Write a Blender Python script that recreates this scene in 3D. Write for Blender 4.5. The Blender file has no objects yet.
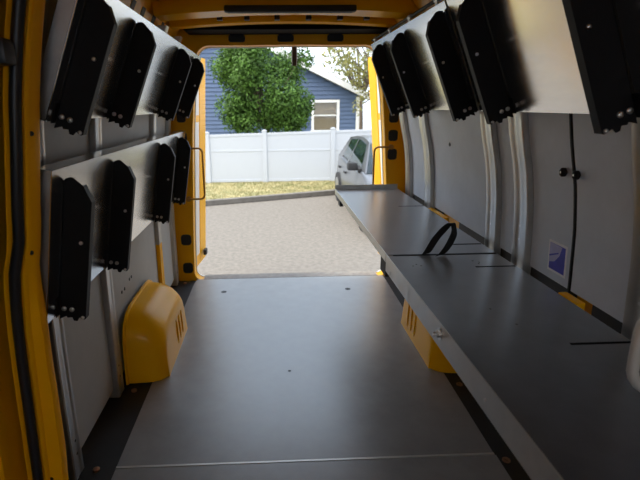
import bpy, bmesh, math, random
from mathutils import Vector, Matrix
random.seed(7)
SC = bpy.context.scene
COL = SC.collection

# ------------------------------------------------------------------ materials
def mat(name, rgb, rough=.5, metal=0., var=.0, scale=8., bump=0., bscale=60., rvar=0., stretch=None, coat=0., spec=.5, rgb2=None, thresh=None, ior=1.5):
    m = bpy.data.materials.new(name); m.use_nodes = True
    nt = m.node_tree; b = nt.nodes['Principled BSDF']
    b.inputs['Roughness'].default_value = rough
    b.inputs['Metallic'].default_value = metal
    b.inputs['IOR'].default_value = ior
    b.inputs['Coat Weight'].default_value = coat
    b.inputs['Coat Roughness'].default_value = .08
    b.inputs['Specular IOR Level'].default_value = spec
    tc = nt.nodes.new('ShaderNodeTexCoord'); mp = nt.nodes.new('ShaderNodeMapping')
    nt.links.new(tc.outputs['Object'], mp.inputs['Vector'])
    if stretch: mp.inputs['Scale'].default_value = stretch
    n = nt.nodes.new('ShaderNodeTexNoise'); n.inputs['Scale'].default_value = scale
    n.inputs['Detail'].default_value = 6; n.inputs['Roughness'].default_value = .62
    nt.links.new(mp.outputs['Vector'], n.inputs['Vector'])
    cr = nt.nodes.new('ShaderNodeValToRGB')
    lo = [max(0, c*(1-var)) for c in rgb]; hi = [min(1, c*(1+var)) for c in (rgb2 or rgb)]
    cr.color_ramp.elements[0].color = (*lo, 1); cr.color_ramp.elements[1].color = (*hi, 1)
    t = thresh or (.32, .68)
    cr.color_ramp.elements[0].position = t[0]; cr.color_ramp.elements[1].position = t[1]
    nt.links.new(n.outputs['Fac'], cr.inputs['Fac'])
    nt.links.new(cr.outputs['Color'], b.inputs['Base Color'])
    if rvar:
        mr = nt.nodes.new('ShaderNodeMapRange')
        mr.inputs['To Min'].default_value = max(0, rough-rvar); mr.inputs['To Max'].default_value = min(1, rough+rvar)
        mr.inputs['From Min'].default_value = .3; mr.inputs['From Max'].default_value = .7
        nt.links.new(n.outputs['Fac'], mr.inputs['Value']); nt.links.new(mr.outputs['Result'], b.inputs['Roughness'])
    if bump:
        n2 = nt.nodes.new('ShaderNodeTexNoise'); n2.inputs['Scale'].default_value = bscale; n2.inputs['Detail'].default_value = 4
        nt.links.new(mp.outputs['Vector'], n2.inputs['Vector'])
        bp = nt.nodes.new('ShaderNodeBump'); bp.inputs['Strength'].default_value = bump; bp.inputs['Distance'].default_value = .01
        nt.links.new(n2.outputs['Fac'], bp.inputs['Height']); nt.links.new(bp.outputs['Normal'], b.inputs['Normal'])
    return m

M = {}
M['yellow']   = mat('yellow_paint', (.88,.43,.002), .34, var=.03, scale=5, coat=.08, spec=.12)
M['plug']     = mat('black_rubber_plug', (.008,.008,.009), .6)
M['steel']    = mat('brushed_aluminium', (.72,.71,.69), .20, 1.0, var=.05, scale=3, rvar=.04, stretch=(1,.6,2.5))
M['post']     = mat('mill_aluminium', (.50,.50,.49), .38, .85, var=.10, scale=14, rvar=.08)
M['black']    = mat('black_powder_coat', (.006,.006,.007), .55, var=.2, scale=20, bump=.03, bscale=300, spec=.2)
M['bolt']     = mat('zinc_bolt', (.62,.62,.62), .3, .95)
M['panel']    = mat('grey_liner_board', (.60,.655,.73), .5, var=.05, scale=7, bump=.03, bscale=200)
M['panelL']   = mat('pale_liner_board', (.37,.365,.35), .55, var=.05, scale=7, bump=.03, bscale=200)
M['board']    = mat('grey_floor_plywood', (.178,.175,.174), .36, var=.15, scale=9, rvar=.015, bump=.02, bscale=240, ior=2.2)
M['pan']      = mat('black_rubber_mat', (.009,.009,.009), .55, var=.3, scale=9, bump=.05, bscale=90)
M['bench']    = mat('dark_bench_steel', (.135,.142,.168), .29, 1., var=.12, scale=7, rvar=.012)
for k_,w_ in (('bench',.5),('board',.35)):                     # sheen added to whiten the far ends at grazing view
    b_=M[k_].node_tree.nodes['Principled BSDF']; b_.inputs['Sheen Weight'].default_value=w_; b_.inputs['Sheen Roughness'].default_value=.35; b_.inputs['Sheen Tint'].default_value=(1,.98,.95,1)
M['slot']     = mat('black_slot_trim', (.005,.005,.006), .8, spec=.1)
M['web']      = mat('black_webbing', (.008,.008,.008), .85, bump=.3, bscale=400)
M['seal']     = mat('dark_rubber_seal', (.012,.014,.020), .38)
M['trimblack']= mat('dark_door_trim', (.014,.012,.011), .7, var=.2, scale=10)
M['doorpale'] = mat('white_door_liner', (.72,.70,.66), .5, var=.04)
M['amber']    = mat('amber_tube', (.42,.20,.03), .35, .3)
M['tube']     = mat('grey_tube', (.50,.48,.45), .4, .2)
M['copper']   = mat('rusty_bolt', (.30,.17,.10), .5, .7)
M['sill']     = mat('sill_aluminium', (.62,.61,.58), .4, .8)
M['step']     = mat('scuffed_step', (.30,.28,.26), .7, var=.2, scale=20)
M['asphalt']  = mat('worn_concrete_road', (.132,.117,.098), .9, var=.22, scale=16, bump=.4, bscale=60)
M['curb']     = mat('curb_concrete', (.115,.105,.092), .9, var=.2, scale=5, bump=.3, bscale=40)
M['grass']    = mat('dry_grass', (.20,.21,.08), .9, var=.3, scale=3, rgb2=(.30,.25,.13))
M['blade']    = mat('grass_blade', (.21,.23,.075), .8, var=.35, scale=2.2, rgb2=(.32,.27,.14))
M['vinyl']    = mat('white_vinyl', (.445,.468,.50), .45, var=.01)
M['siding']   = mat('blue_siding', (.080,.125,.225), .6, var=.05, scale=3)
M['whitetrim']= mat('white_trim', (.78,.78,.78), .5)
M['soffit']   = mat('grey_fascia', (.55,.55,.58), .5)
M['shingle']  = mat('grey_shingle', (.20,.19,.19), .9, var=.3, scale=12)
M['blind']    = mat('beige_blind', (.40,.31,.19), .7, var=.05)
M['leaf']     = mat('green_leaf', (.026,.065,.010), .6, var=.5, scale=3.2, rgb2=(.072,.145,.022), spec=.2)
M['leaf2']    = mat('olive_leaf', (.13,.16,.04), .5, var=.4, scale=2.2, rgb2=(.27,.25,.08))
def leafy(m, amt):
    nt=m.node_tree; b=nt.nodes['Principled BSDF']; o=nt.nodes['Material Output']
    t=nt.nodes.new('ShaderNodeBsdfTranslucent'); mx=nt.nodes.new('ShaderNodeMixShader'); mx.inputs[0].default_value=amt
    nt.links.new(b.inputs['Base Color'].links[0].from_socket,t.inputs['Color'])
    nt.links.new(b.outputs[0],mx.inputs[1]); nt.links.new(t.outputs[0],mx.inputs[2]); nt.links.new(mx.outputs[0],o.inputs['Surface'])
leafy(M['leaf'],.22); leafy(M['leaf2'],.5)
M['bark']     = mat('brown_bark', (.10,.075,.055), .9, var=.3, scale=12, bump=.5, bscale=30)
M['carpaint'] = mat('silver_car_paint', (.095,.098,.105), .35, .3, coat=.4)
M['tyre']     = mat('tyre_rubber', (.015,.015,.016), .8)
M['rim']      = mat('alloy_rim', (.45,.45,.46), .3, .9)
M['lamp']     = mat('lamp_lens', (.75,.77,.8), .1, .2)
M['card']     = mat('white_sticker_card', (.85,.85,.88), .4)
M['navy']     = mat('blue_print', (.05,.05,.46), .35, var=.15, scale=30)
M['lav']      = mat('lavender_print', (.45,.44,.68), .35, var=.1, scale=20)
def glass(name, rgb, rough, alpha=None):
    m = bpy.data.materials.new(name); m.use_nodes = True
    b = m.node_tree.nodes['Principled BSDF']; b.inputs['Base Color'].default_value = (*rgb,1)
    b.inputs['Roughness'].default_value = rough; b.inputs['Transmission Weight'].default_value = 1.; b.inputs['IOR'].default_value = 1.45
    return m
M['pane'] = glass('window_pane', (.9,.92,.93), .02)
M['carglass'] = glass('car_glass', (.30,.38,.38), .02)

# ------------------------------------------------------------------ mesh helpers
class MB:
    def __init__(s): s.bm = bmesh.new()
    def box(s, x0,x1,y0,y1,z0,z1, bev=0.):
        t = bmesh.new(); bmesh.ops.create_cube(t, size=1)
        for v in t.verts: v.co = Vector(((x0+x1)/2+v.co.x*(x1-x0), (y0+y1)/2+v.co.y*(y1-y0), (z0+z1)/2+v.co.z*(z1-z0)))
        if bev: bmesh.ops.bevel(t, geom=t.edges[:], offset=bev, segments=2, profile=.6, affect='EDGES')
        s.merge(t); return s
    def merge(s, t):
        me = bpy.data.meshes.new('t'); t.to_mesh(me); t.free(); s.bm.from_mesh(me); bpy.data.meshes.remove(me)
    def poly_prism(s, pts, d, bev=0.):
        """closed planar polygon (3D points) swept by vector d"""
        t = bmesh.new(); d = Vector(d)
        a = [t.verts.new(Vector(p)) for p in pts]; b = [t.verts.new(Vector(p)+d) for p in pts]
        n = len(a)
        t.faces.new(a); t.faces.new(b[::-1])
        for i in range(n): t.faces.new((a[(i+1)%n], a[i], b[i], b[(i+1)%n]))
        bmesh.ops.recalc_face_normals(t, faces=t.faces[:])
        if bev: bmesh.ops.bevel(t, geom=t.edges[:], offset=bev, segments=2, profile=.6, affect='EDGES')
        s.merge(t); return s
    def grid(s, rows, thick=None):
        """rows: list of rows of 3D points; thick = vector giving thickness"""
        t = bmesh.new()
        def lay(off): return [[t.verts.new(Vector(p)+off) for p in r] for r in rows]
        A = lay(Vector((0,0,0))); R=len(rows); Cn=len(rows[0])
        def faces(G):
            for i in range(R-1):
                for j in range(Cn-1): t.faces.new((G[i][j],G[i][j+1],G[i+1][j+1],G[i+1][j]))
        faces(A)
        if thick:
            B = lay(Vector(thick)); faces(B)
            for i in range(R-1):
                for j in (0,Cn-1): t.faces.new((A[i][j],A[i+1][j],B[i+1][j],B[i][j]))
            for j in range(Cn-1):
                for i in (0,R-1): t.faces.new((A[i][j],A[i][j+1],B[i][j+1],B[i][j]))
        bmesh.ops.recalc_face_normals(t, faces=t.faces[:]); s.merge(t); return s
    def tube(s, pts, r, n=10, closed=False, flat=None):
        pts = [Vector(p) for p in pts]; t = bmesh.new(); rings=[]; N=len(pts); up=None
        for i,p in enumerate(pts):
            if closed: d = pts[(i+1)%N]-pts[i-1]
            else: d = pts[min(i+1,N-1)]-pts[max(i-1,0)]
            d.normalize()
            if up is None:
                up = Vector((0,0,1)) if abs(d.z)<.9 else Vector((1,0,0))
            a = d.cross(up); a.normalize(); b = a.cross(d); up = b
            rr = r[i] if isinstance(r,(list,tuple)) else r
            rings.append([t.verts.new(p + a*rr*math.cos(2*math.pi*k/n) + b*rr*math.sin(2*math.pi*k/n)*(flat or 1)) for k in range(n)])
        for i in range(N if closed else N-1):
            q = rings[(i+1)%N]
            for k in range(n): t.faces.new((rings[i][k],rings[i][(k+1)%n],q[(k+1)%n],q[k]))
        if not closed: t.faces.new(rings[0][::-1]); t.faces.new(rings[-1])
        bmesh.ops.recalc_face_normals(t, faces=t.faces[:]); s.merge(t); return s
    def cyl(s, c, axis, r, h, n=16, r2=None, dome=0.):
        c = Vector(c); ax = Vector(axis).normalized()
        prof=[(r,0),((r2 if r2 is not None else r),h)]
        if dome: prof += [(r*.8,h+dome*.6),(r*.4,h+dome*.95)]
        q = ax.to_track_quat('Z','Y'); t = bmesh.new(); rings=[]
        for (rr,hh) in prof:
            rings.append([t.verts.new(c+q@Vector((rr*math.cos(2*math.pi*k/n), rr*math.sin(2*math.pi*k/n), hh))) for k in range(n)])
        for a,b in zip(rings,rings[1:]):
            for k in range(n): t.faces.new((a[k],a[(k+1)%n],b[(k+1)%n],b[k]))
        t.faces.new(rings[0][::-1]); t.faces.new(rings[-1])
        bmesh.ops.recalc_face_normals(t, faces=t.faces[:]); s.merge(t); return s
    def build(s, name, m, parent=None, smooth=False, org=None):
        off = Vector(org) if org is not None else (parent_world(parent) if parent else Vector((0,0,0)))
        for v in s.bm.verts: v.co -= off
        me = bpy.data.meshes.new(name); s.bm.to_mesh(me); s.bm.free()
        me.materials.append(M[m] if isinstance(m,str) else m)
        if smooth:
            me.polygons.foreach_set('use_smooth',[True]*len(me.polygons))
            try: me.set_sharp_from_angle(angle=math.radians(38))
            except Exception: pass
        o = bpy.data.objects.new(name, me); COL.objects.link(o)
        if parent: o.parent = parent
        elif org is not None: o.location = org
        return o
def parent_world(p):
    v = Vector((0,0,0))
    while p: v += p.location; p = p.parent
    return v
def tag(o, label=None, cat=None, group=None, kind=None):
    if label: o['label']=label
    if cat: o['category']=cat
    if group: o['group']=group
    if kind: o['kind']=kind
    return o
def empty(name, loc, label, cat, group=None):
    o = bpy.data.objects.new(name, None); COL.objects.link(o); o.location = loc; o.empty_display_size=.05
    return tag(o, label, cat, group)
def struct(o): o['kind']='structure'; return o

# ------------------------------------------------------------------ van body profile (x as a function of height)
RP = [(-.06,1.085),(0,1.085),(.5,1.08),(.78,1.075),(1.0,1.062),(1.16,1.04),(1.30,1.005),(1.41,.985),(1.65,.93),(1.85,.875),(2.0,.80),(2.08,.72)]
LP = [(-.06,-.805),(0,-.805),(.5,-.803),(.78,-.798),(1.0,-.792),(1.16,-.785),(1.30,-.775),(1.41,-.765),(1.65,-.725),(1.85,-.675),(2.0,-.61),(2.08,-.53)]
def prof(P, z):
    if z<=P[0][0]: return P[0][1]
    for (a,xa),(b,xb) in zip(P,P[1:]):
        if z<=b: return xa+(xb-xa)*(z-a)/(b-a)
    return P[-1][1]
def XR(z): return (prof(RP,z-.04)+2*prof(RP,z)+prof(RP,z+.04))/4
def XL(z): return (prof(LP,z-.04)+2*prof(LP,z)+prof(LP,z+.04))/4
def zs(z0,z1,n): return [z0+(z1-z0)*i/n for i in range(n+1)]
YB = 3.93      # rear frame
YF = -1.45      # open front of the cargo body

# walls: painted body sheet behind the liner panels
m = MB(); m.grid([[(XR(z)+.065,y,z) for z in zs(-.06,2.04,26)] for y in (YF,YB+.1)], (.02,0,0)); wr = struct(m.build('wall_right','yellow',smooth=True))
m = MB(); m.grid([[(XL(z)-.065,y,z) for z in zs(-.06,2.04,26)] for y in (1.34,YB+.1)], (-.02,0,0)); wl = struct(m.build('wall_left','yellow',smooth=True))
# ceiling skin and bows
ZC = 2.04
m = MB(); m.grid([[(x,y,ZC+.05*(1-((x-.15)/.86)**2)) for x in [-.71+i*1.72/12 for i in range(13)]] for y in (YF,YB+.1)], (0,0,.02)); ceil = struct(m.build('ceiling','yellow',smooth=True))
def bow(y0,y1,zb,name='roof_bow'):
    m = MB(); rows=[]
    for y,dz in ((y0-.02,.0),(y0,-.0),(y0+.012,-.012),(y1-.012,-.012),(y1,0),(y1+.02,0)):
        rows.append([( -.66+i*1.62/14, y, zb+dz+ (.05 if y in (y0-.02,y1+.02) else 0) +.035*(1-((-.66+i*1.62/14-.15)/.81)**2)) for i in range(15)])
    m.grid(rows,(0,0,.006)); return m.build(name,'yellow',ceil,smooth=True)
bow(3.52,3.64,1.962); bow(3.05,3.27,1.958); bow(2.45,2.62,1.962); bow(1.75,1.92,1.962); bow(1.05,1.22,1.962)
# little black clips along the bow behind the lamp bar
for x in (-.32,-.14,.06,.27,.48,.66):
    m=MB(); m.box(x-.018,x+.018,3.45,3.50,1.985,2.04,.004); m.build('roof_clip','plug',ceil)
# cab: unseen walls added to cut front light; small openings let some in
m=MB()
m.grid([[(SXC,y,z) for z in (-.06,.5,1.35)] for SXC in (-.93,) for y in (-1.45,-.6,.1)],(-.02,0,0))
m.grid([[(-.90+.2*max(0,z-1.7)/.4,y,z) for z in (1.65,1.9,2.06)] for y in (-1.45,-.6,.1)],(-.02,0,0))
struct(m.build('cab_shade_wall','yellow'))
m=MB(); m.box(-.97,1.17,-1.48,-1.455,-.06,1.22); m.box(-.97,1.17,-1.48,-1.455,1.82,2.09); struct(m.build('front_shade_wall','trimblack'))
# rear frame with the door opening
def arc(cx,cz,r,a0,a1,n): return [(cx+r*math.cos(math.radians(a0+(a1-a0)*i/n)), cz+r*math.sin(math.radians(a0+(a1-a0)*i/n))) for i in range(n+1)]
inner = arc(-.605,.058,.07,270,180,5) + [(-.668,.3),(-.648,.7),(-.62,1.2),(-.585,1.6)] + arc(-.455,1.775,.105,175,90,7)
inner += [(-.2,1.88),(.0,1.882),(.15,1.883),(.3,1.882),(.52,1.88)]
inner += arc(.745,1.775,.105,90,5,7) + [(.895,1.5),(.922,1.2),(.952,.8),(.97,.45)] + arc(.915,.058,.07,0,-90,5) + [(.6,-.012),(.15,-.012),(-.3,-.012)]
NOPEN=len(inner)-3
def outer_pt(p):
    x,z = p
    if z>=1.872: return (max(-.64,min(.86,(x-.15)*1.25+.15)), 2.075)
    zz = z if z<1.6 else 1.6+(z-1.6)*1.5
    if z<=.001 and -.58<x<.88: return (x,-.07)
    return ((XL(zz)-.06) if x<.15 else (XR(zz)+.06), zz if z>.03 else -.07)
outr = [outer_pt(p) for p in inner]
t = bmesh.new(); N=len(inner); Ls=[]
for ring,y in ((outr,YB),(inner,YB),(inner,YB+.11),(outr,YB+.11)):
    Ls.append([t.verts.new((x,y,z)) for x,z in ring])
for a in range(4):
    A,B=Ls[a],Ls[(a+1)%4]
    for i in range(N): t.faces.new((A[i],A[(i+1)%N],B[(i+1)%N],B[i]))
bmesh.ops.recalc_face_normals(t,faces=t.faces[:])
m=MB(); m.merge(t); wrear=struct(m.build('wall_rear','yellow',smooth=True))
def plug(x,z,w,h,name='access_hole'):
    m=MB(); m.box(x-w/2,x+w/2,YB-.006,YB+.004,z-h/2,z+h/2,.004)
    pts=[]; r=min(w,h)*.3
    for cx,cz,a in ((x+w/2-r,z+h/2-r,0),(x-w/2+r,z+h/2-r,90),(x-w/2+r,z-h/2+r,180),(x+w/2-r,z-h/2+r,270)):
        pts += [(px,YB-.007,pz) for px,pz in arc(cx,cz,r,a,a+90,4)]
    m.bm.clear(); m.poly_prism(pts,(0,.012,0)); m.build(name,'plug',wrear)
for z in (1.34,1.195,1.045): plug(.99,z,.075,.088)
for z in (.355,.105): plug(-.728,z,.085,.092)
for z in (1.36,1.2): plug(-.70,z,.07,.088)
for x in (-.24,.13,.51): plug(x,1.93,.125,.052)
# rubber trim over the header: dark gap between header and last bow
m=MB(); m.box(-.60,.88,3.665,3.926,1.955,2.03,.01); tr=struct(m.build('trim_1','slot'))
# opening edge lip (pale seal round the door hole)
m=MB(); m.tube([(x,YB+.10,z) for x,z in inner[:NOPEN]],.007,8); struct(m.build('trim_2','sill',smooth=True))

# floor pan and plywood boards
m=MB(); m.box(-.95,1.17,YF,YB-.001,-.06,-.012); struct(m.build('floor','pan'))
fb = empty('floor_board',(.14,2.8,-.012),'large scuffed grey plywood floor board running from the rear sill to the pale joint','floor board')
def plank(y0,y1):
    m=MB(); pts=[(-.668,y0),(.925,y0)]
    if y1>3: pts += [(.955,y1-.12),(.955,y1),(-.655,y1),(-.668,y1-.1)]
    else: pts += [(.93,y1),(-.668,y1)]
    m.poly_prism([(x,y,-.0115) for x,y in pts],(0,0,.0115),.0015); return m
plank(1.697,YB-.006).build('board','board',fb)
m=MB(); m.cyl((-.40,3.62,-.001),(0,0,1),.022,.002,16); m.build('tie_down_recess','plug',fb)
m=MB(); m.cyl((.60,3.62,-.001),(0,0,1),.022,.002,16); m.build('tie_down_recess','plug',fb)
m=MB(); m.cyl((.08,2.4,-.001),(0,0,1),.009,.002,12); m.build('screw_head','plug',fb)
fb2 = empty('floor_board',(.14,1.0,-.012),'near grey plywood floor board in front of the pale joint','floor board')
plank(.2,1.682).build('board','board',fb2)
m=MB(); m.box(-.668,.925,1.684,1.695,-.011,.0015); tag(m.build('joint_strip','sill',fb2),'pale metal joint strip')
# sill at the threshold
m=MB(); m.box(-.60,.91,YB+.0005,YB+.112,-.011,-.0005,.001); struct(m.build('trim_3','step'))

# floor bolts on the black strips under the bench
def floor_bolt(x,y,label):
    r=empty('floor_bolt',(x,y,-.012),label,'bolt','bolts on the black floor strip')
    m=MB(); m.cyl((x,y,-.012),(0,0,1),.017,.004,18); m.build('washer','copper',r)
    m=MB(); m.cyl((x,y,-.008),(0,0,1),.009,.007,6); m.build('head','copper',r)
floor_bolt(.985,2.23,'rusty bolt in the black floor strip just in front of the right wheel housing')
floor_bolt(.965,1.66,'rusty bolt in the black floor strip beside the pale floor joint under the bench')

# ------------------------------------------------------------------ wheel housings
def wheel_housing(side,label):
    cx=.15; base=empty('wheel_housing',((-.79 if side<0 else 1.07),2.67,-.011),label,'wheel housing')
    def X(d): return (-.802+d) if side<0 else (1.082-d)       # d = distance out from wall
    y0,y1=2.32,3.04; ZT=.375
    arch=[]                                               # (y,z) outline against the wall
    for i in range(41):
        th=math.pi*i/40; c,s_=math.cos(th),math.sin(th)
        arch.append(((y0+y1)/2-(y1-y0)/2*math.copysign(abs(c)**.42,c), ZT*abs(s_)**.52))
    def ring(d,shr,top):
        return [(X(d), ym+(y-ym)*(1-shr), max(-.011,z*top)) for y,z in arch]
    ym=(y0+y1)/2
    rows=[ring(0,-.035,1.03),ring(.010,-.035,1.03),ring(.014,0,1.0),ring(.06,.008,.985),ring(.105,.015,.95),ring(.140,.03,.89),ring(.168,.06,.82),ring(.188,.10,.755),ring(.201,.15,.70)]
    for k in range(1,9):
        f=1-k/8
        rows.append([(X(.206+.012*(1-f)), ym+(y-ym)*.83, max(-.011,z*.68*f)) for y,z in arch])
    m=MB(); m.grid(rows); m.build('shell','yellow',base,smooth=True)
    for k in range(3):
        y=2.68+.075*k
        m=MB(); m.tube([(X(.219-.012*z/.26), y, z) for z in (.045,.065,.11,.155,.18,.20)],[.002,.005,.006,.006,.005,.002],8); m.build('pressed_rib','yellow',base,smooth=True)
    for y,z in ((2.36,.26),(2.47,.37),(2.93,.36)):
        m=MB(); m.cyl((X(.006),y,z),(1 if side<0 else -1,0,0),.007,.006,10); m.build('rivet','plug',base)
    m=MB(); m.box(min(X(.214),X(.245)),max(X(.214),X(.240)),2.36,3.02,-.011,-.003); m.build('base_flange','yellow',base)
wheel_housing(-1,'glossy yellow wheel housing by the left wall')
wheel_housing(1,'yellow wheel housing half hidden under the dark bench')

# ------------------------------------------------------------------ wall posts
def post(side,y,w,z0,z1,label,yellow_foot=False,copperfoot=True):
    XX = XL if side<0 else XR; s=1 if side<0 else -1
    r=empty('wall_post',(XX(max(z0,0)),y,z0),label,'post','aluminium wall posts')
    def hat(za,zb,n):
        m=MB(); Z=zs(za,zb,n); h=w/2
        cs=[(-h-.0,-.050),(-h,-.002),(-h+.004,.003),(-h*.35,.003),(-h*.3,.0015),(h*.3,.0015),(h*.35,.003),(h-.004,.003),(h,-.002),(h,-.050)]
        m.grid([[(XX(z)+s*d,y+dy,z) for dy,d in cs] for z in Z]); return m
    if yellow_foot:
        hat(.5,z1,24).build('channel','post',r,smooth=True)
        tag(hat(z0,.499,10).build('lower_channel','yellow',r,smooth=True),'yellow painted lower length')
    else: hat(z0,z1,34).build('channel','post',r,smooth=True)
    for zz in ((.10,.16) if side<0 else (.87,.93)):
        m=MB(); m.cyl((XX(zz)-s*.004,y+.0,zz),(s,0,0),.006,.006,10); m.build('screw','plug' if side<0 else 'bolt',r)
    if side<0 and copperfoot:
        m=MB(); m.cyl((XX(0)+.055,y+.03,-.0115),(0,0,1),.014,.008,12,dome=.004); m.build('foot_bolt','copper',r)
    return r
LPY=[(1.66,.085),(2.235,.085),(3.33,.085),(3.83,.085)]
post(-1,*LPY[0],0.0,1.93,'near left aluminium wall post beside the yellow door pillar')
post(-1,*LPY[1],0.0,1.93,'left aluminium wall post standing right in front of the yellow wheel housing')
post(-1,*LPY[2],0.0,1.93,'left wall post with a yellow foot behind the wheel housing',True)
post(-1,*LPY[3],0.0,1.93,'rearmost left aluminium wall post beside the yellow rear pillar')
RPY=[(3.72,.13),(3.22,.13),(2.245,.115),(1.965,.115),(1.26,.11)]
post(1,*RPY[0],0.02,1.93,'rearmost right aluminium wall post beside the yellow rear pillar')
post(1,*RPY[1],0.02,1.93,'second right wall post from the rear doors, at the narrow pale panel')
post(1,*RPY[2],0.02,1.93,'curved right wall post just past the black strap, at the large pale panel')
post(1,*RPY[3],0.02,1.93,'curved right wall post beside the panel that bears the blue sticker')
post(1,*RPY[4],0.02,1.93,'near right wall post at the edge of the photo')

# ------------------------------------------------------------------ liner panels
def liner(side,y0,y1,z0,z1,label,mt,lastz=None):
    XX = XL if side<0 else XR; o=-.022 if side<0 else .022
    r=empty('liner_panel',(XX(z0)+o,(y0+y1)/2,z0),label,'wall panel','liner panels on the %s wall'%('left' if side<0 else 'right'))
    m=MB(); m.grid([[(XX(z)+o,y,z) for z in zs(z0,z1,26)] for y in (y0,y1)],(o*.5,0,0)); m.build('board',mt,r,smooth=True)
    return r
g=.003
Lp=[(LPY[i][0]+LPY[i][1]/2+g, LPY[i+1][0]-LPY[i+1][1]/2-g) for i in range(3)]
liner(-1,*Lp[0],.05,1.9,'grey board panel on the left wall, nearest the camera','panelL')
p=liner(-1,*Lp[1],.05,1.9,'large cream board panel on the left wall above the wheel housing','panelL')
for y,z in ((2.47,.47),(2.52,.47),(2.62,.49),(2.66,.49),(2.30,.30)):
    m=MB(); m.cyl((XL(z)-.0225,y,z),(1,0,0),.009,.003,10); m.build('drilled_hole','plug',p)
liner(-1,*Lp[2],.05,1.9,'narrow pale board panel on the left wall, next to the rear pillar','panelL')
liner(1,RPY[1][0]+.065+g,RPY[0][0]-.065-g,.768,1.9,'narrow white board panel on the right wall, nearest the rear doors','panel')
p=liner(1,RPY[2][0]+.0575+g,RPY[1][0]-.065-g,.768,1.9,'wide pale board panel with one small dark hole, behind the black strap','panel')
m=MB(); m.cyl((XR(1.21)+.0225,2.82,1.21),(-1,0,0),.013,.003,14); m.build('drilled_hole','plug',p)
liner(1,RPY[3][0]+.0575+g,RPY[2][0]-.0575-g,.768,1.9,'very narrow grey panel squeezed between two curved right wall posts','panel')
YS=1.625
pk=liner(1,YS+.008,RPY[3][0]-.0575-g,.768,1.9,'grey board panel bearing the blue sticker and a black knob','panel')
pk2=liner(1,RPY[4][0]+.055+g,YS-.010,.768,1.9,'plain grey board panel with a black knob, right of the black seam','panel')
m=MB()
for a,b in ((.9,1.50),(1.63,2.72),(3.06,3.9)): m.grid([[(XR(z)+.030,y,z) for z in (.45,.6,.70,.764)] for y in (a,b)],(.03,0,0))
struct(m.build('shade_strip','plug',smooth=True))  # black strip standing in for the shadow gap behind the bench
liner(1,.10,RPY[4][0]-.055-g,.768,1.9,'grey board panel at the right edge, nearest the camera, behind the grey tubular rail','panel')
def knob(pn,y,z):
    x=XR(z)+.022
    m=MB(); m.cyl((x,y,z),(-1,0,0),.006,.008,12); m.cyl((x-.008,y,z),(-1,0,0),.016,.010,18,dome=.006); k=m.build('knob','black',pn,smooth=True)
    m=MB(); m.cyl((x-.0235,y,z),(-1,0,0),.004,.001,10); m.build('knob_screw','bolt',k)
knob(pk,YS+.045,1.2); knob(pk2,YS-.03,1.2)
m=MB(); m.grid([[(XR(z)+.020,y,z) for z in zs(.70,1.9,24)] for y in (YS+.001,YS+.0075)],(.02,0,0)); tag(m.build('edge_gasket','plug',pk,smooth=True),'black rubber edge strip')
for ya,yb in ((1.49,1.60),(2.80,3.10)):
    m=MB(); m.box(1.041,1.073,ya,yb,.735,.772,.004); m.build('body_bracket','yellow',wr)
# sticker
def card(y0,y1,z0,z1,off,name,mt,par,poly=None):
    m=MB(); pts=poly or [(y0,z0),(y1,z0),(y1,z1),(y0,z1)]
    m.poly_prism([(XR(z)+.022-off,y,z) for y,z in pts],(-.0005,0,0)); return m.build(name,mt,par)
sy0,sy1,sz0,sz1=1.66,1.77,.815,.925
sy0,sy1,sz0,sz1=1.655,1.775,.80,.925
st=tag(card(sy0,sy1,sz0,sz1,.0005,'sticker','card',pk),'square blue sticker with white border')
card(sy0+.010,sy1-.010,sz0+.010,sz1-.010,.0013,'sticker_print','navy',st)
card(0,0,0,0,.0021,'sticker_picture','lav',st,[(sy1-.010,sz0+.035),(sy1-.045,sz0+.045),(sy0+.045,sz0+.075),(sy0+.03,sz1-.012),(sy1-.010,sz1-.010)])
card(0,0,0,0,.0027,'sticker_band','navy',st,[(sy1-.011,sz0+.065),(sy1-.011,sz0+.058),(sy0+.05,sz0+.082),(sy0+.05,sz0+.088)])

# ------------------------------------------------------------------ bench shelves
ZB=.77; BX0=.52; BX1=1.035
def bench(y0,y1,label,far):
    r=empty('bench_shelf',(.78,(y0+y1)/2,ZB),label,'shelf','bench shelf sections along the right wall')
    m=MB(); m.box(BX0+.004,BX1,y0,y1,ZB-.006,ZB,.001); m.build('shelf_top','bench',r)
    h=.035 if far else .075
    m=MB(); m.box(BX0,BX0+.003,y0,y1,ZB-h,ZB+.006,.0008); m.box(BX0+.003,BX0+.04,y0,y1,ZB-h,ZB-h+.003); m.build('front_rail','post',r)
    m=MB(); m.box(BX1-.003,BX1,y0,y1,ZB-.05,ZB-.0065); m.build('back_flange','bench',r)
    for yy in (y0+.25,(y0+y1)/2,y1-.25):
        m=MB(); m.box(BX0+.05,BX1-.004,yy-.02,yy+.02,ZB-.035,ZB-.0065); m.build('cross_brace','post',r)
    return r
YJ=2.09
b1=bench(.35,YJ-.004,'long near section of the dark steel bench shelf, with a hex bolt on its rail',False)
b2=bench(YJ+.004,3.885,'far section of the dark steel bench shelf, ending in a lip at the rear doors',True)
m=MB(); m.box(BX0,BX1,3.885,3.888,ZB-.035,ZB+.036,.0008); m.build('end_lip','post',b2)
m=MB(); m.cyl((BX0,1.355,ZB-.028),(-1,0,0),.020,.003,20); bo=m.build('washer','bolt',b1)
m=MB(); m.cyl((BX0-.003,1.355,ZB-.028),(-1,0,0),.012,.010,6); m.cyl((BX0-.013,1.355,ZB-.028),(-1,0,0),.007,.010,12); m.build('hex_bolt','bolt',bo)
m=MB(); m.cyl((BX0,2.0,ZB-.055),(-1,0,0),.006,.004,10); m.build('rivet','bolt',b1)
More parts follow.
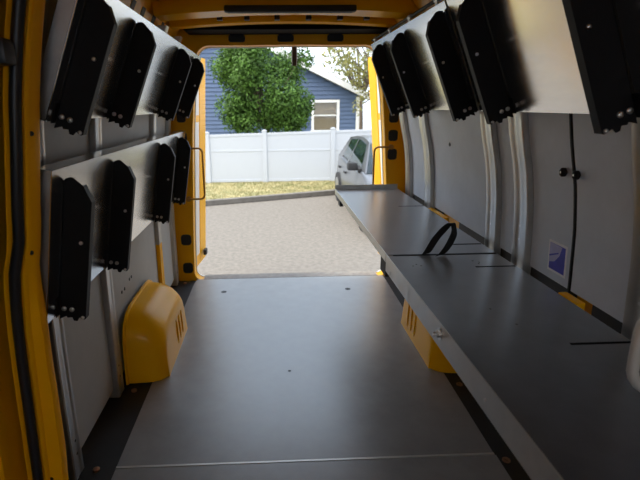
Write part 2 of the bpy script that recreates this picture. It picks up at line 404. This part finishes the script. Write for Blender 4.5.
m=MB(); m.cyl((BX0,1.02,ZB-.04),(-1,0,0),.005,.003,10); m.build('rivet','bolt',b1)
def slot(par,x0,x1,y,w):
    m=MB(); m.box(x0,x1,y-w/2,y+w/2,ZB-.001,ZB+.0012); m.build('slot','slot',par)
slot(b1,BX0+.03,BX1-.005,YJ-.012,.011)
slot(b1,.86,BX1-.005,1.90,.010); slot(b1,.85,BX1-.004,1.215,.010)
slot(b2,.86,BX1-.006,3.17,.010); slot(b2,.87,BX1-.006,2.24,.012)
for (x,y) in ((.62,1.95),(.635,1.93),(.60,1.93),(.88,1.98),(.90,1.96),(.89,1.94),(.76,1.35),(.73,1.47)):
    m=MB(); m.cyl((x,y,ZB-.0005),(0,0,1),.004,.0012,8); m.build('drilled_hole','plug',b1)
# bracket below the joint of the rail
m=MB(); m.box(BX0+.004,BX0+.03,YJ+.01,YJ+.12,ZB-.11,ZB-.04,.003); m.build('joint_bracket','plug',b2)
m=MB(); m.box(BX0+.004,BX0+.03,3.62,3.72,ZB-.09,ZB-.04,.003); m.build('joint_bracket','plug',b2)

# black webbing strap standing as a loop on the bench
def ribbon(path,wid,th):
    rows=[]; n=len(path)
    for i,(p,wd) in enumerate(path):
        p=Vector(p); wd=Vector(wd).normalized()*wid/2; rows.append([p-wd,p+wd])
    m=MB(); m.grid(rows,(0.002,-.002,.002)); return m
wv=(.85,.5,0)
ctrl=[((.675,2.075,.7735),wv),((.70,2.08,.776),wv),((.718,2.083,.80),wv),((.745,2.087,.845),(.85,.5,-.1)),((.782,2.092,.888),(.8,.5,-.2)),((.808,2.096,.912),(.6,.6,-.2)),
      ((.822,2.095,.908),(.55,.7,0)),((.826,2.09,.885),(.6,.7,.1)),((.820,2.082,.852),(.8,.5,.1)),((.800,2.072,.815),wv),((.775,2.062,.786),wv),((.755,2.055,.774),wv)]
def smooth_path(c,sub=5):
    out=[]
    for i in range(len(c)-1):
        p0=c[max(i-1,0)]; p1=c[i]; p2=c[i+1]; p3=c[min(i+2,len(c)-1)]
        for k in range(sub):
            t=k/sub
            def cr(a,b,cc,d): 
                a,b,cc,d=map(Vector,(a,b,cc,d)); return .5*((2*b)+(cc-a)*t+(2*a-5*b+4*cc-d)*t*t+(3*b-a-3*cc+d)*t**3)
            out.append((cr(p0[0],p1[0],p2[0],p3[0]),cr(p0[1],p1[1],p2[1],p3[1])))
    out.append((Vector(c[-1][0]),Vector(c[-1][1]))); return out
m=ribbon(smooth_path(ctrl),.056,.002)
tag(m.build('strap','web',org=(.72,2.07,ZB+.001)),'black webbing strap standing up in a loop on the bench','strap')

# ------------------------------------------------------------------ tilted tray shelves with black dividers
def tray(name_label,bot,top,y0,y1,divs,group='tilted metal tray shelves'):
    """bot, top = (x,z) of the lower and upper edge of the sheet; dividers stand off towards the aisle"""
    bx,bz=bot; tx,tz=top; L=math.hypot(tx-bx,tz-bz); e=Vector(((tx-bx)/L,0,(tz-bz)/L))
    s=1 if bx<0 else -1
    n=Vector((e.z*s,0,-e.x*s))                 # towards the aisle
    O=Vector((bx,0,bz))
    def pt(u,v,y): p=O+e*u+n*v; return (p.x,y,p.z)
    r=empty('tray_shelf',(bx,(y0+y1)/2,bz),name_label,'tray shelf',group)
    def slab(u0,u1,v0,v1,ya,yb,bev=0):
        m=MB(); m.poly_prism([pt(u0,v0,ya),pt(u1,v0,ya),pt(u1,v1,ya),pt(u0,v1,ya)],(0,yb-ya,0),bev); return m
    slab(0,L,-.003,0,y0,y1).build('tray_panel','steel',r)
    deep=-.05 if s>0 else -.014; low=-.055 if s>0 else -.012
    for ye in (y0,y1-.003):
        m=MB(); m.poly_prism([pt(0,-.012,ye),pt(0,-.0035,ye),pt(L,-.0035,ye),pt(L,-.05,ye),pt(.09,deep,ye)],(0,.003,0)); m.build('end_flange','post',r)
    slab(-.0,.003,low,-.0035,y0+.0035,y1-.0035).build('lower_flange','steel',r)
    slab(L-.003,L,-.055,-.0035,y0+.0035,y1-.0035).build('upper_flange','steel',r)
    if s<0:
        m=MB(); m.tube([pt(L+.022,-.02,y0+.01),pt(L+.022,-.02,y1-.01)],.009,8); rl=m.build('top_rail','black',r,smooth=True)
        for k in range(4):
            yk=y0+.12+(y1-y0-.24)*k/3
            m=MB(); m.cyl(pt(L+.022,-.02,yk-.02),(0,1,0),.014,.04,12); m.poly_prism([pt(L-.01,-.004,yk-.015),pt(L+.02,-.008,yk-.015),pt(L+.02,-.014,yk-.015),pt(L-.01,-.010,yk-.015)],(0,.03,0)); m.build('rail_bracket','post',rl,smooth=True)
    P=.092 if bx<0 else .100
    for y in divs:
        # bent sheet divider: web, outer flange, foot flange
        out=[(-.022,.004),(-.008,.026),(-.014,.030),(-.010,.046),(-.022,.052),(-.022,.064),(-.008,.070),(-.014,P-.006),(-.01,P),(L*.80,P),(L*.90,P-.03),(L*.945,P-.065),(L*.945,.02),(L*.93,.004)]
        m=MB(); m.poly_prism([pt(u,v,y) for u,v in out],(0,.003,0))
        m.poly_prism([pt(u,v,y+.0031) for u,v in ((-.01,P-.003),(L*.80,P-.003),(L*.80,P),(-.01,P))],(0,.028,0))
        m.poly_prism([pt(u,v,y+.0031) for u,v in ((L*.80,P-.003),(L*.90,P-.033),(L*.90,P-.03),(L*.80,P))],(0,.028,0))
        m.poly_prism([pt(u,v,y+.0031) for u,v in ((0,.001),(L*.92,.001),(L*.92,.004),(0,.004))],(0,.04,0))
        m.poly_prism([pt(u,v,y-.0281) for u,v in ((-.005,.001),(.06,.001),(.06,.004),(-.005,.004))],(0,.028,0))
        d=m.build('divider','black',r)
        for u,v in ((.02,.018),(.02,.044),(L*.52,P-.028),(-.006,P-.010)):
            m=MB(); m.cyl(pt(u,v,y-.0005),(0,-1,0),.0065 if u!=.02 else .0085,.004,12,dome=.003); m.build('divider_bolt','bolt' if u!=.02 else 'post',d,smooth=True)
    return r
tray('upper left metal tray shelf, tilted, with four black dividers, hung above the lower one',(-.668,1.40),(-.508,1.79),1.50,3.88,(1.56,2.08,3.0,3.58))
tray('lower left metal tray shelf, tilted, with four black dividers, over the yellow wheel housing',(-.748,.752),(-.662,1.255),1.48,3.88,(1.57,2.08,3.0,3.60))
tray('upper right rear metal tray shelf with three black dividers, nearest the rear doors',(.972,1.405),(.775,1.875),2.285,3.88,(2.325,3.0,3.55))
tray('upper right near metal tray shelf with yellow reflections, over the panels with the black knobs',(.972,1.405),(.775,1.875),1.14,2.262,(1.275,1.95))

# tray brackets to the posts are hidden; rail under the right trays
# ------------------------------------------------------------------ roof lamp bar, hanging latch, handles
r=empty('roof_lamp',(.13,3.02,1.975),'long dark lamp bar under the orange roof','lamp')
m=MB(); m.box(-.25,.51,2.985,3.045,1.955,1.99,.01); m.build('housing','plug',r,smooth=True)
m=MB(); m.box(-.23,.49,2.99,3.04,1.9535,1.9555); m.build('lens','trimblack',r)
r=empty('door_latch_strap',(.2,3.99,1.875),'short dark strap hanging from the middle of the rear header','strap')
m=MB(); m.box(.184,.214,3.985,3.988,1.735,1.875,.001); m.build('strap_web','bark',r)
for x in (.178,.214):
    m=MB(); m.box(x,x+.006,3.983,3.990,1.735,1.872,.0005); m.build('strap_edge','sill',r)
def grab(label,xs,xo,zt,zb,rad=.012,mt='amber',y=YB-.02):
    sgn=1 if xo>xs else -1; q=.035; pts=[(xs,y,zt)]
    pts += [(xo-sgn*q,y,zt)]+[(xo-sgn*q+sgn*q*math.sin(a),y,zt-q+q*math.cos(a)) for a in (.4,.8,1.2,1.57)]
    pts += [(xo-sgn*q+sgn*q*math.cos(a),y,zb+q-q*math.sin(a)) for a in (0,.4,.8,1.2,1.57)]+[(xs,y,zb)]
    m=MB(); m.tube(pts,rad,10)
    for z in (zt,zb): m.cyl((xs,YB-.001,z),(0,-1,0),.02,abs(YB-y)+.01-.001,12)
    tag(m.build('grab_handle',mt,wrear,smooth=True),label)
grab('amber grab handle on the left rear door pillar',-.68,-.548,1.115,.705,.008)
grab('amber grab handle on the right rear door pillar behind the bench',.975,.838,1.105,.70,.008)
# grey tube rail at right
r=empty('grab_rail',(1.05,.95,.85),'grey tubular rail looping out over the bench at the right edge','rail')
pts=[(1.08,.95,1.00),(.95,.95,1.0),(.875,.95,.995)]+[(.875-.055*math.sin(a),.95,.94+.055*math.cos(a)) for a in (.4,.8,1.2,1.57)]
pts+=[(.82,.95,.88)]+[(.885-.065*math.cos(a),.95,.855-.065*math.sin(a)) for a in (.2,.5,.8,1.1,1.4)]+[(.95,.95,.79),(1.09,.95,.795)]
m=MB(); m.tube(smooth_pts if False else pts,.0125,12); m.build('tube','tube',r,smooth=True)

# ------------------------------------------------------------------ rear doors, swung open
def rdoor(s,num):
    hx=-.60 if s<0 else .90
    def fx(z,y=4.75): return (-.680+.055*z-.12*(4.75-y)) if s<0 else (1.080-.088*z+.10*(4.75-y))
    o=-.03 if s<0 else .03
    m=MB(); Z=zs(-.06,1.86,12)
    m.grid([[(fx(z,y)+o*.6,y,z) for z in Z] for y in (4.06,4.78)],(o,0,0)); d=struct(m.build('door_%d'%num,'yellow',smooth=True))
    rows=lambda ya,yb,za,zb: [[(fx(z,y)+o*.55,y,z) for z in zs(za,zb,8)] for y in (ya,yb)]
    m=MB(); m.grid(rows(4.08,4.54,.05,1.30),(o*.04-.0,0,0)); m.build('door_liner','doorpale',d,smooth=True)
    m=MB(); m.grid(rows(4.08,4.54,1.36,1.78),(o*.04,0,0)); m.build('door_liner','doorpale',d,smooth=True)
    m=MB(); m.grid([[(fx(z,y)+o*.50,y,z) for z in zs(-.03,1.82,10)] for y in (4.56,4.77)],(o*.09,0,0)); m.build('door_edge_frame','yellow',d,smooth=True)
    m=MB(); m.box(fx(0)-.012 if s<0 else fx(0)-.02,fx(0)+.02 if s<0 else fx(0)+.012,4.60,4.68,.01,.06,.004); m.build('door_latch','plug',d)
rdoor(-1,1); rdoor(1,2)

# ------------------------------------------------------------------ left side: sliding-door jamb, seal, door
SEAL=[(.0,-.825),(.30,-.815),(.47,-.808),(.64,-.802),(.78,-.795),(.90,-.785),(.97,-.775),(1.06,-.748),(1.17,-.735),(1.36,-.708),(1.46,-.695),(1.58,-.672),(1.66,-.655),(1.8,-.62),(1.95,-.56)]
def SX(z):
    return prof(SEAL,z)+.008
YSEAL=1.385
m=MB(); m.tube([(SX(z)-.004,YSEAL,z) for z in zs(0.0,1.93,40)],.016,10); tag(m.build('door_seal','seal',smooth=True,org=(SX(0),YSEAL,0)),'dark rubber seal running down the yellow sliding door pillar','seal')
jamb=[]
for z in zs(-.02,1.96,30):
    x=SX(z); w=.030+.024*min(1,max(0,(1.05-z)/.25))+.014*max(0,1-abs(z-.3)/.5)
    jamb.append([(x-.030,1.372,z),(x-.024,1.378,z),(x-.018,1.40,z),(x+.012,1.405,z),(x+.016,1.396,z),(x+.021,1.40,z),(x+.024,1.412,z),(x+w-.004,1.42,z),(x+w,1.43,z),(x+w,1.455,z)])
m=MB(); m.grid(jamb); jb=m.build('trim_4','yellow',smooth=True); struct(jb)
for z in (.20,1.02,1.37): 
    m=MB(); m.cyl((SX(z)+.026,1.412,z),(0,-1,0),.007,.003,10); m.build('jamb_screw','plug',jb)
# black filler between jamb and first post
m=MB(); m.grid([[(SX(z)+.022 if i==0 else XL(z)-.03,1.458+.14*i,z) for z in zs(-.01,1.9,20)] for i in (0,1)],(-.008,0,0)); struct(m.build('trim_5','plug',smooth=True))
# sliding door, closed, seen as a sliver
m=MB(); m.grid([[(SX(z)-.10,y,z) for z in zs(-.04,2.0,20)] for y in (.1,1.37)],(-.03,0,0)); d3=struct(m.build('door_3','yellow',smooth=True))
m=MB(); m.grid([[(SX(z)-.085,y,z) for z in zs(.80,1.62,12)] for y in (.15,1.36)],(-.014,0,0)); m.build('door_trim','trimblack',d3,smooth=True)
m=MB(); m.grid([[(SX(z)-.088,y,z) for z in zs(.0,.79,12)] for y in (1.30,1.365)],(-.011,0,0)); m.build('door_trim','trimblack',d3,smooth=True)
m=MB(); m.box(-.775,-.655,1.30,1.36,1.545,1.61,.012); m.build('door_bracket','seal',d3,smooth=True)
m=MB(); m.grid([[(SX(z)-.06,y,z) for z in zs(-.02,.78,10)] for y in (1.30,1.345)],(-.02,0,0)); m.build('door_edge','yellow',d3,smooth=True)
# dark slots pressed into the upper left body side
for y in (2.75,2.95,3.2,3.45):
    m=MB(); z=1.90; m.grid([[(XL(zz)-.0645,yy,zz) for zz in zs(1.86,1.97,4)] for yy in (y-.035,y+.035)],(.002,0,0)); m.build('body_slot','plug',wl)

# ------------------------------------------------------------------ outdoors
G=-.74
m=MB(); m.grid([[(x,y,G) for x in (-30,-8,0,8,30)] for y in (-20,0,5,9,14,40)]); struct(m.build('ground','asphalt'))
# curb (runs slightly askew) and grass verge
def cy(x): return 11.25+ .36*x
m=MB(); m.poly_prism([(-9,cy(-9),G+.001),(9,cy(9),G+.001),(9,cy(9)+.16,G+.001),(-9,cy(-9)+.16,G+.001)],(0,0,.12),.015); struct(m.build('trim_6','curb'))
m=MB(); m.poly_prism([(-9,cy(-9)+.161,G+.001),(6,cy(6)+.161,G+.001),(9,14.6,G+.001),(30,30,G+.001),(-30,30,G+.001)],(0,0,.08)); lawn=struct(m.build('verge','grass'))
m=MB(); t=m.bm
for i in range(16000):
    x=random.uniform(-3.2,3.4); y=random.uniform(cy(x)+.17,13.6)
    if y>13.5 : continue
    h=random.uniform(.025,.07); a=random.uniform(0,6.28); w=.006
    dx,dy=math.cos(a)*w,math.sin(a)*w; lx,ly=random.gauss(0,.02),random.gauss(0,.02)
    t.faces.new([t.verts.new(p) for p in ((x-dx,y-dy,G+.078),(x+dx,y+dy,G+.078),(x+lx,y+ly,G+.08+h))])
tag(m.build('grass','blade'),'short dry grass on the verge at the foot of the white fence','grass',kind='stuff')

# white vinyl fence
YFn=13.6
def fz(x): return .72+.022*x
fe=empty('fence',(0,YFn,G+.08),'white vinyl panel fence standing behind the grass verge','fence')
posts=[-3.95,-1.95,-.06 -.1,1.76,3.7]
posts=[-3.75,-1.755,-.17,1.74,3.65]
for x in posts:
    m=MB(); m.box(x-.06,x+.06,YFn-.06,YFn+.06,G+.08,fz(x)+.03,.006)
    p=m.build('post','vinyl',fe)
    m=MB(); m.box(x-.075,x+.075,YFn-.075,YFn+.075,fz(x)+.03,fz(x)+.05,.005); m.box(x-.045,x+.045,YFn-.045,YFn+.045,fz(x)+.05,fz(x)+.075,.01); m.build('post_cap','vinyl',p)
for a,b in zip(posts,posts[1:]):
    x0,x1=a+.061,b-.061; zm=.22
    def q(z0,z1,dz=0): return [(x0,0,z0),(x1,0,z0),(x1,0,z1+.022*(x1-x0)),(x0,0,z1)]
    zt=fz(x0)-.03
    m=MB(); m.box(x0,x1,YFn-.012,YFn+.012,G+.14,zm,.0); n=int((x1-x0)/.15)
    m.poly_prism([(x0,YFn-.012,zm+.02),(x1,YFn-.012,zm+.02),(x1,YFn-.012,zt-.05+.022*(x1-x0)),(x0,YFn-.012,zt-.05)],(0,.024,0)); m.build('fence_panel','vinyl',fe)
    m=MB(); m.poly_prism([(x0,YFn-.025,zt-.05),(x1,YFn-.025,zt-.05+.022*(x1-x0)),(x1,YFn-.025,zt+.02+.022*(x1-x0)),(x0,YFn-.025,zt+.02)],(0,.05,0),.005); m.build('top_rail','vinyl',fe)
    m=MB(); m.box(x0,x1,YFn-.022,YFn+.022,zm-.02,zm+.03,.005); m.build('middle_rail','vinyl',fe)
    m=MB(); m.box(x0,x1,YFn-.025,YFn+.025,G+.10,G+.17,.005); m.build('bottom_rail','vinyl',fe)

# house with blue lap siding
YH=19.; XPK=-1.6; ZPK=4.16; SL=.477; XW0,XW1=-6.6,3.40
ho=empty('house',(-1.6,YH+3,G),'blue sided house with white trimmed gable behind the fence','house')
def zroof(x): return ZPK-SL*abs(x-XPK)
wx0,wx1,wz0,wz1=1.58,2.66,.42,1.62
m=MB(); z=G; ex=.15
while z<ZPK:
    z1=min(z+ex,ZPK)
    # half-width of the gable at this course
    xa=max(XW0,XPK-(ZPK-z1)/SL-.0); xb=min(XW1,XPK+(ZPK-z1)/SL)
    if xb-xa>.1:
        segs=[(xa,xb)]
        if z1>wz0+.02 and z<wz1-.02: segs=[(xa,wx0+.01),(wx1-.01,xb)]
        for a,b in segs: m.poly_prism([(a,YH-.045,z),(b,YH-.045,z),(b,YH-.006,z1+.004),(a,YH-.006,z1+.004)],(0,.05,0))
    z=z1
m.build('siding','siding',ho)
m=MB(); m.poly_prism([(XW0,YH+.03,G),(wx0,YH+.03,G),(wx0,YH+.03,zroof(wx0)-.03),(XPK,YH+.03,ZPK-.03),(XW0,YH+.03,zroof(XW0)-.03)],(0,.1,0))
m.poly_prism([(wx1,YH+.03,G),(XW1,YH+.03,G),(XW1,YH+.03,zroof(XW1)-.03),(wx1,YH+.03,zroof(wx1)-.03)],(0,.1,0))
m.poly_prism([(wx0,YH+.03,G),(wx1,YH+.03,G),(wx1,YH+.03,wz0),(wx0,YH+.03,wz0)],(0,.1,0))
m.poly_prism([(wx0,YH+.03,wz1),(wx1,YH+.03,wz1),(wx1,YH+.03,zroof(wx1)-.03),(wx0,YH+.03,zroof(wx0)-.03)],(0,.1,0))
m.box(XW1-.1,XW1,YH+.14,YH+7,G,zroof(XW1)-.05); m.box(XW0,XW0+.1,YH+.14,YH+7,G,zroof(XW0)-.05); m.build('wall_core','siding',ho)
m=MB(); m.box(XW1-.10,XW1+.03,YH-.05,YH+.08,G,zroof(XW1)-.06,.004); m.build('corner_board','whitetrim',ho)
for s in (-1,1):
    e_=XPK+s*(XW1-XPK+.35)
    def rp(x,dz): return (x,YH-.35,zroof(x)+dz)
    m=MB(); m.poly_prism([rp(XPK,.05),rp(e_,.05),rp(e_,.22),rp(XPK,.22)],(0,8,0)); m.build('roof_slope','shingle',ho)
    m=MB(); m.poly_prism([(XPK,YH-.38,ZPK-.02),(e_,YH-.38,zroof(e_)-.02),(e_,YH-.38,zroof(e_)+.20),(XPK,YH-.38,ZPK+.20)],(0,.028,0)); m.build('fascia','whitetrim',ho)
    m=MB(); m.poly_prism([(XPK,YH-.345,ZPK-.0),(e_,YH-.345,zroof(e_)-.0),(e_,YH-.345,zroof(e_)+.048),(XPK,YH-.345,ZPK+.048)],(0,.33,0)); m.build('soffit','soffit',ho)
# window
m=MB(); fr=.10
m.box(wx0,wx1,YH-.06,YH+.10,wz1-fr,wz1,.004); m.box(wx0-.03,wx1+.03,YH-.08,YH+.10,wz0,wz0+.07,.004)
m.box(wx0,wx0+fr,YH-.06,YH+.10,wz0+.071,wz1-fr-.001,.004); m.box(wx1-fr,wx1,YH-.06,YH+.10,wz0+.071,wz1-fr-.001,.004); wf=m.build('window_frame','whitetrim',ho)
m=MB(); m.box(wx0+fr+.001,wx1-fr-.001,YH-.01,YH+.03,(wz0+wz1)/2-.0,(wz0+wz1)/2+.05); m.build('meeting_rail','whitetrim',wf)
m=MB(); m.box(wx0+fr+.001,wx1-fr-.001,YH+.032,YH+.038,wz0+.072,wz1-fr-.001); m.build('pane','pane',wf)
m=MB(); z=wz0+.08
m.box(wx0+fr+.002,wx1-fr-.002,YH+.10,YH+.11,wz0+.072,wz1-fr-.002); m.build('blind','blind',wf)

# trees
def tree(name,label,x,y,h0,blobs,n,leafs,mt,spread=.0,trunk_r=.09,lean=0):
    r=empty(name,(x,y,G+.05),label,'tree')
    m=MB(); m.tube([(x,y,G+.05),(x+.03+lean*.3,y,G+.7),(x+lean*.6-.02,y,h0),(x+lean,y,h0+.9)],[trunk_r*1.3,trunk_r,trunk_r*.8,trunk_r*.4],10)
    for (bx,by,bz,br) in blobs:
        m.tube([(x+lean*.5,y,h0-.1),((x+bx)/2,(y+by)/2,(h0+bz)/2+.1),(bx,by,bz)],[trunk_r*.5,trunk_r*.3,.015],6)
    m.build('trunk','bark',r,smooth=True)
    m=MB(); t=m.bm
    for (bx,by,bz,br) in blobs:
        for i in range(int(n*br*br)):
            d=Vector((random.gauss(0,1),random.gauss(0,1),random.gauss(0,1))).normalized()
            rr=br*(random.random()**.35)*random.uniform(.85,1.08)
            c=Vector((bx,by,bz))+d*rr
            nrm=(d+Vector((random.gauss(0,.6),random.gauss(0,.6),random.gauss(0,.6)+.4))).normalized()
            a=nrm.orthogonal().normalized(); a.rotate(Matrix.Rotation(random.uniform(0,6.28),3,nrm)); b=nrm.cross(a)
            l=leafs*random.uniform(.7,1.3); w=l*.5
            t.faces.new([t.verts.new(c+v) for v in (-a*l, -a*l*.3+b*w, a*l*.4+b*w*.8, a*l, a*l*.4-b*w*.8, -a*l*.3-b*w)])
    m.build('foliage',mt,r)
blobs=[(-.12,15.6,1.95,1.3)]
for i in range(10): blobs.append((-.12+random.uniform(-1.05,.95),15.5+random.uniform(-.4,.4),random.uniform(.75,1.2),random.uniform(.38,.5)))
for i in range(30):
    a=random.uniform(0,6.28); ph=random.uniform(-.75,1.0)
    blobs.append((-.10+1.3*math.cos(a)*max(.6,math.cos(ph)),15.6+.9*math.sin(a)*math.cos(ph),2.05+1.45*math.sin(ph),random.uniform(.40,.6)))
tree('tree','dense round green tree in front of the blue house',-.12,15.6,.9,blobs,2700,.046,'leaf')
blobs=[]
for i in range(26): blobs.append((random.uniform(2.7,5.2),random.uniform(16.6,18.0),random.uniform(2.2,4.6),random.uniform(.3,.5)))
blobs += [(3.05,17.3,1.35,.28),(3.25,17.2,1.75,.3),(3.0,17.4,2.15,.25)]
tree('tree','sparse olive leaved tree at the right corner of the blue house',4.0,17.3,1.7,blobs,650,.055,'leaf2',trunk_r=.08)
blobs=[]
for i in range(22): blobs.append((random.uniform(3.0,8.0),random.uniform(29,32),random.uniform(2.0,6.6),random.uniform(.6,1.0)))
tree('tree','distant pale green tree beyond the house roof',5.6,30.5,1.8,blobs,130,.12,'leaf2',trunk_r=.15)

# parked car (local: +X forward, Y left, Z up), then placed
def car(loc,ang,label):
    r=empty('car',loc,label,'car')
    r.rotation_euler=(0,0,ang); r.scale=(1.05,1.05,1.05)
    def B(m,name,mt,par=None,smooth=True):
        me=bpy.data.meshes.new(name); 
        bmesh.ops.recalc_face_normals(m.bm,faces=m.bm.faces[:])
        m.bm.to_mesh(me); m.bm.free(); me.materials.append(M[mt])
        if smooth:
            me.polygons.foreach_set('use_smooth',[True]*len(me.polygons))
            me.set_sharp_from_angle(angle=math.radians(40))
        o=bpy.data.objects.new(name,me); COL.objects.link(o); o.parent=par or r; return o
    # stations: x, z_bottom, z_belt, half width
    st=[(-2.12,.42,.80,.62),(-2.05,.28,.93,.76),(-1.8,.22,.98,.84),(-1.3,.20,.96,.87),(-.6,.18,.93,.885),(.3,.18,.92,.885),(.9,.20,.93,.88),(1.4,.20,.86,.86),(1.85,.24,.76,.80),(2.08,.30,.66,.68),(2.14,.40,.56,.55)]
    m=MB(); rows=[]
    for x,zb,zt,w in st:
        half=[(w*.86,zb),(w*.97,zb+.10),(w,zb+(zt-zb)*.45),(w*.985,zb+(zt-zb)*.75),(w*.95,zt-.03),(w*.90,zt)]
        rows.append([(x,y,z) for y,z in half]+[(x,0,zt+.02)]+[(x,-y,z) for y,z in half[::-1]])
    m.grid(rows)
    for rw in (rows[0],rows[-1]): m.bm.faces.new([m.bm.verts.new(Vector(p)) for p in rw])
    body=B(m,'body','carpaint')
    # greenhouse
    gh=[(-1.98,.97,.02),(-1.55,1.38,1),(-1.0,1.455,1),(-.3,1.47,1),(.15,1.43,1),(1.0,.94,.02)]
    def hw(x,z): return .80-.24*max(0,(z-.93))/.5
    m=MB(); rows=[]
    top=[(-2.0,.96),(-1.55,1.37),(-1.0,1.45),(-.3,1.465),(.12,1.42),(.25,1.37),(1.02,.93)]
    for x,z in top:
        w=hw(x,z)-.02
        rows.append([(x,-w,z-.015),(x,-w*.85,z),(x,0,z+.02),(x,w*.85,z),(x,w,z-.015)])
    m.grid(rows[1:6],(0,0,-.02)); B(m,'roof','carpaint')
    m=MB(); m.grid(rows[5:7],(0,0,-.006)); B(m,'windscreen','carglass')
    m=MB(); m.grid(rows[0:2],(0,0,-.006)); B(m,'rear_window','carglass')
    for s in (-1,1):
        def sp(x,z): return (x,s*(hw(x,z)-.01),z)
        for pts in ([(-1.45,1.0),(-.72,.97),(-.72,1.40),(-1.38,1.34)],[(-.64,.97),(.62,.95),(.18,1.34),(-.64,1.40)]):
            m=MB(); m.poly_prism([sp(x,z) for x,z in pts],(0,-s*.006,0)); B(m,'side_window','carglass',smooth=False)
        for pts in ([(-.72,.93),(-.64,.93),(-.64,1.44),(-.72,1.44)],[(.72,.93),(1.02,.92),(.25,1.40),(.14,1.40)],[(-1.98,.94),(-1.45,.94),(-1.36,1.40),(-1.58,1.37)],[(-1.6,1.345),(-.4,1.40),(.25,1.345),(.25,1.40),(-.3,1.45),(-1.0,1.44),(-1.58,1.38)]):
            m=MB(); m.poly_prism([sp(x,z) for x,z in pts],(0,-s*.03,0)); B(m,'pillar','carpaint',smooth=False)
        m=MB(); m.poly_prism([(.55,s*.80,.93),(.80,s*.80,.93),(.80,s*.80,.98),(.62,s*.80,1.02)],(0,s*.06,0),.005)
        m.box(.56,.74,min(s*.86,s*1.03),max(s*.86,s*1.03),.94,1.08,.035); B(m,'mirror','tyre')
        m=MB(); m.box(-.52,-.34,min(s*.875,s*.91),max(s*.875,s*.91),.74,.775,.01); m.box(-1.28,-1.12,min(s*.86,s*.90),max(s*.86,s*.90),.76,.795,.01); B(m,'door_handle','tyre')
        m=MB(); m.poly_prism([(1.55,s*.70,.62),(1.98,s*.60,.58),(1.95,s*.62,.70),(1.60,s*.74,.80)],(0,s*.14,0),.02); B(m,'head_lamp','lamp')
        for x in (-1.35,1.32):
            m=MB(); m.cyl((x,s*.70,.32),(0,s,0),.32,.20,28); w=B(m,'wheel','tyre')
            m=MB(); m.cyl((x,s*.90,.32),(0,s,0),.21,.008,24); B(m,'rim','rim',w)
    m=MB(); m.box(2.06,2.16,-.45,.45,.34,.48,.01); B(m,'grille','tyre')
    return r
ac=math.radians(-89)
car((2.50,9.7,G+.002),ac,'silver grey car parked by the curb, seen past the right rear door')

# ------------------------------------------------------------------ light
w=bpy.data.worlds.new('World'); SC.world=w; w.use_nodes=True
nt=w.node_tree; bg=nt.nodes['Background']
sky=nt.nodes.new('ShaderNodeTexSky'); sky.sky_type='NISHITA'; sky.sun_disc=False
sky.sun_elevation=math.radians(52); sky.sun_rotation=math.radians(200); sky.air_density=1.6; sky.dust_density=5; sky.ozone_density=1.
mix=nt.nodes.new('ShaderNodeMix'); mix.data_type='RGBA'; mix.inputs['Factor'].default_value=.75
sc=nt.nodes.new('ShaderNodeVectorMath'); sc.operation='SCALE'; sc.inputs['Scale'].default_value=.25
nt.links.new(sky.outputs['Color'],sc.inputs[0]); nt.links.new(sc.outputs['Vector'],mix.inputs[6])
mix.inputs[7].default_value=(.80,.93,1.10,1)
nt.links.new(mix.outputs[2],bg.inputs['Color']); bg.inputs['Strength'].default_value=1.4
sd=bpy.data.lights.new('sun','SUN'); sd.energy=3.4; sd.angle=math.radians(12); sd.color=(1,.95,.86)
so=bpy.data.objects.new('sun',sd); COL.objects.link(so)
so.rotation_euler=(Vector((.5,-.03,-.85))).to_track_quat('-Z','Y').to_euler()

# ------------------------------------------------------------------ camera
YAW,PITCH,ROLL=math.radians(2.15),math.radians(15.7),math.radians(.6)
f=Vector((math.sin(YAW)*math.cos(PITCH),math.cos(YAW)*math.cos(PITCH),-math.sin(PITCH)))
r0=Vector((math.cos(YAW),-math.sin(YAW),0)); u0=r0.cross(f)
R_=r0*math.cos(ROLL)-u0*math.sin(ROLL); U_=u0*math.cos(ROLL)+r0*math.sin(ROLL)
cd=bpy.data.cameras.new('camera'); cd.sensor_width=36; cd.lens=27; cd.shift_x=(320-290)/640; cd.clip_start=.05; cd.clip_end=300
cd.dof.use_dof=True; cd.dof.focus_distance=2.2; cd.dof.aperture_fstop=4.0
co=bpy.data.objects.new('camera',cd); COL.objects.link(co)
co.matrix_world=Matrix(((R_.x,U_.x,-f.x,0),(R_.y,U_.y,-f.y,0),(R_.z,U_.z,-f.z,1.44),(0,0,0,1)))
SC.camera=co
SC.view_settings.view_transform='Standard'; SC.view_settings.look='None'; SC.view_settings.gamma=1; SC.view_settings.use_curve_mapping=False
SC.view_settings.exposure=.85
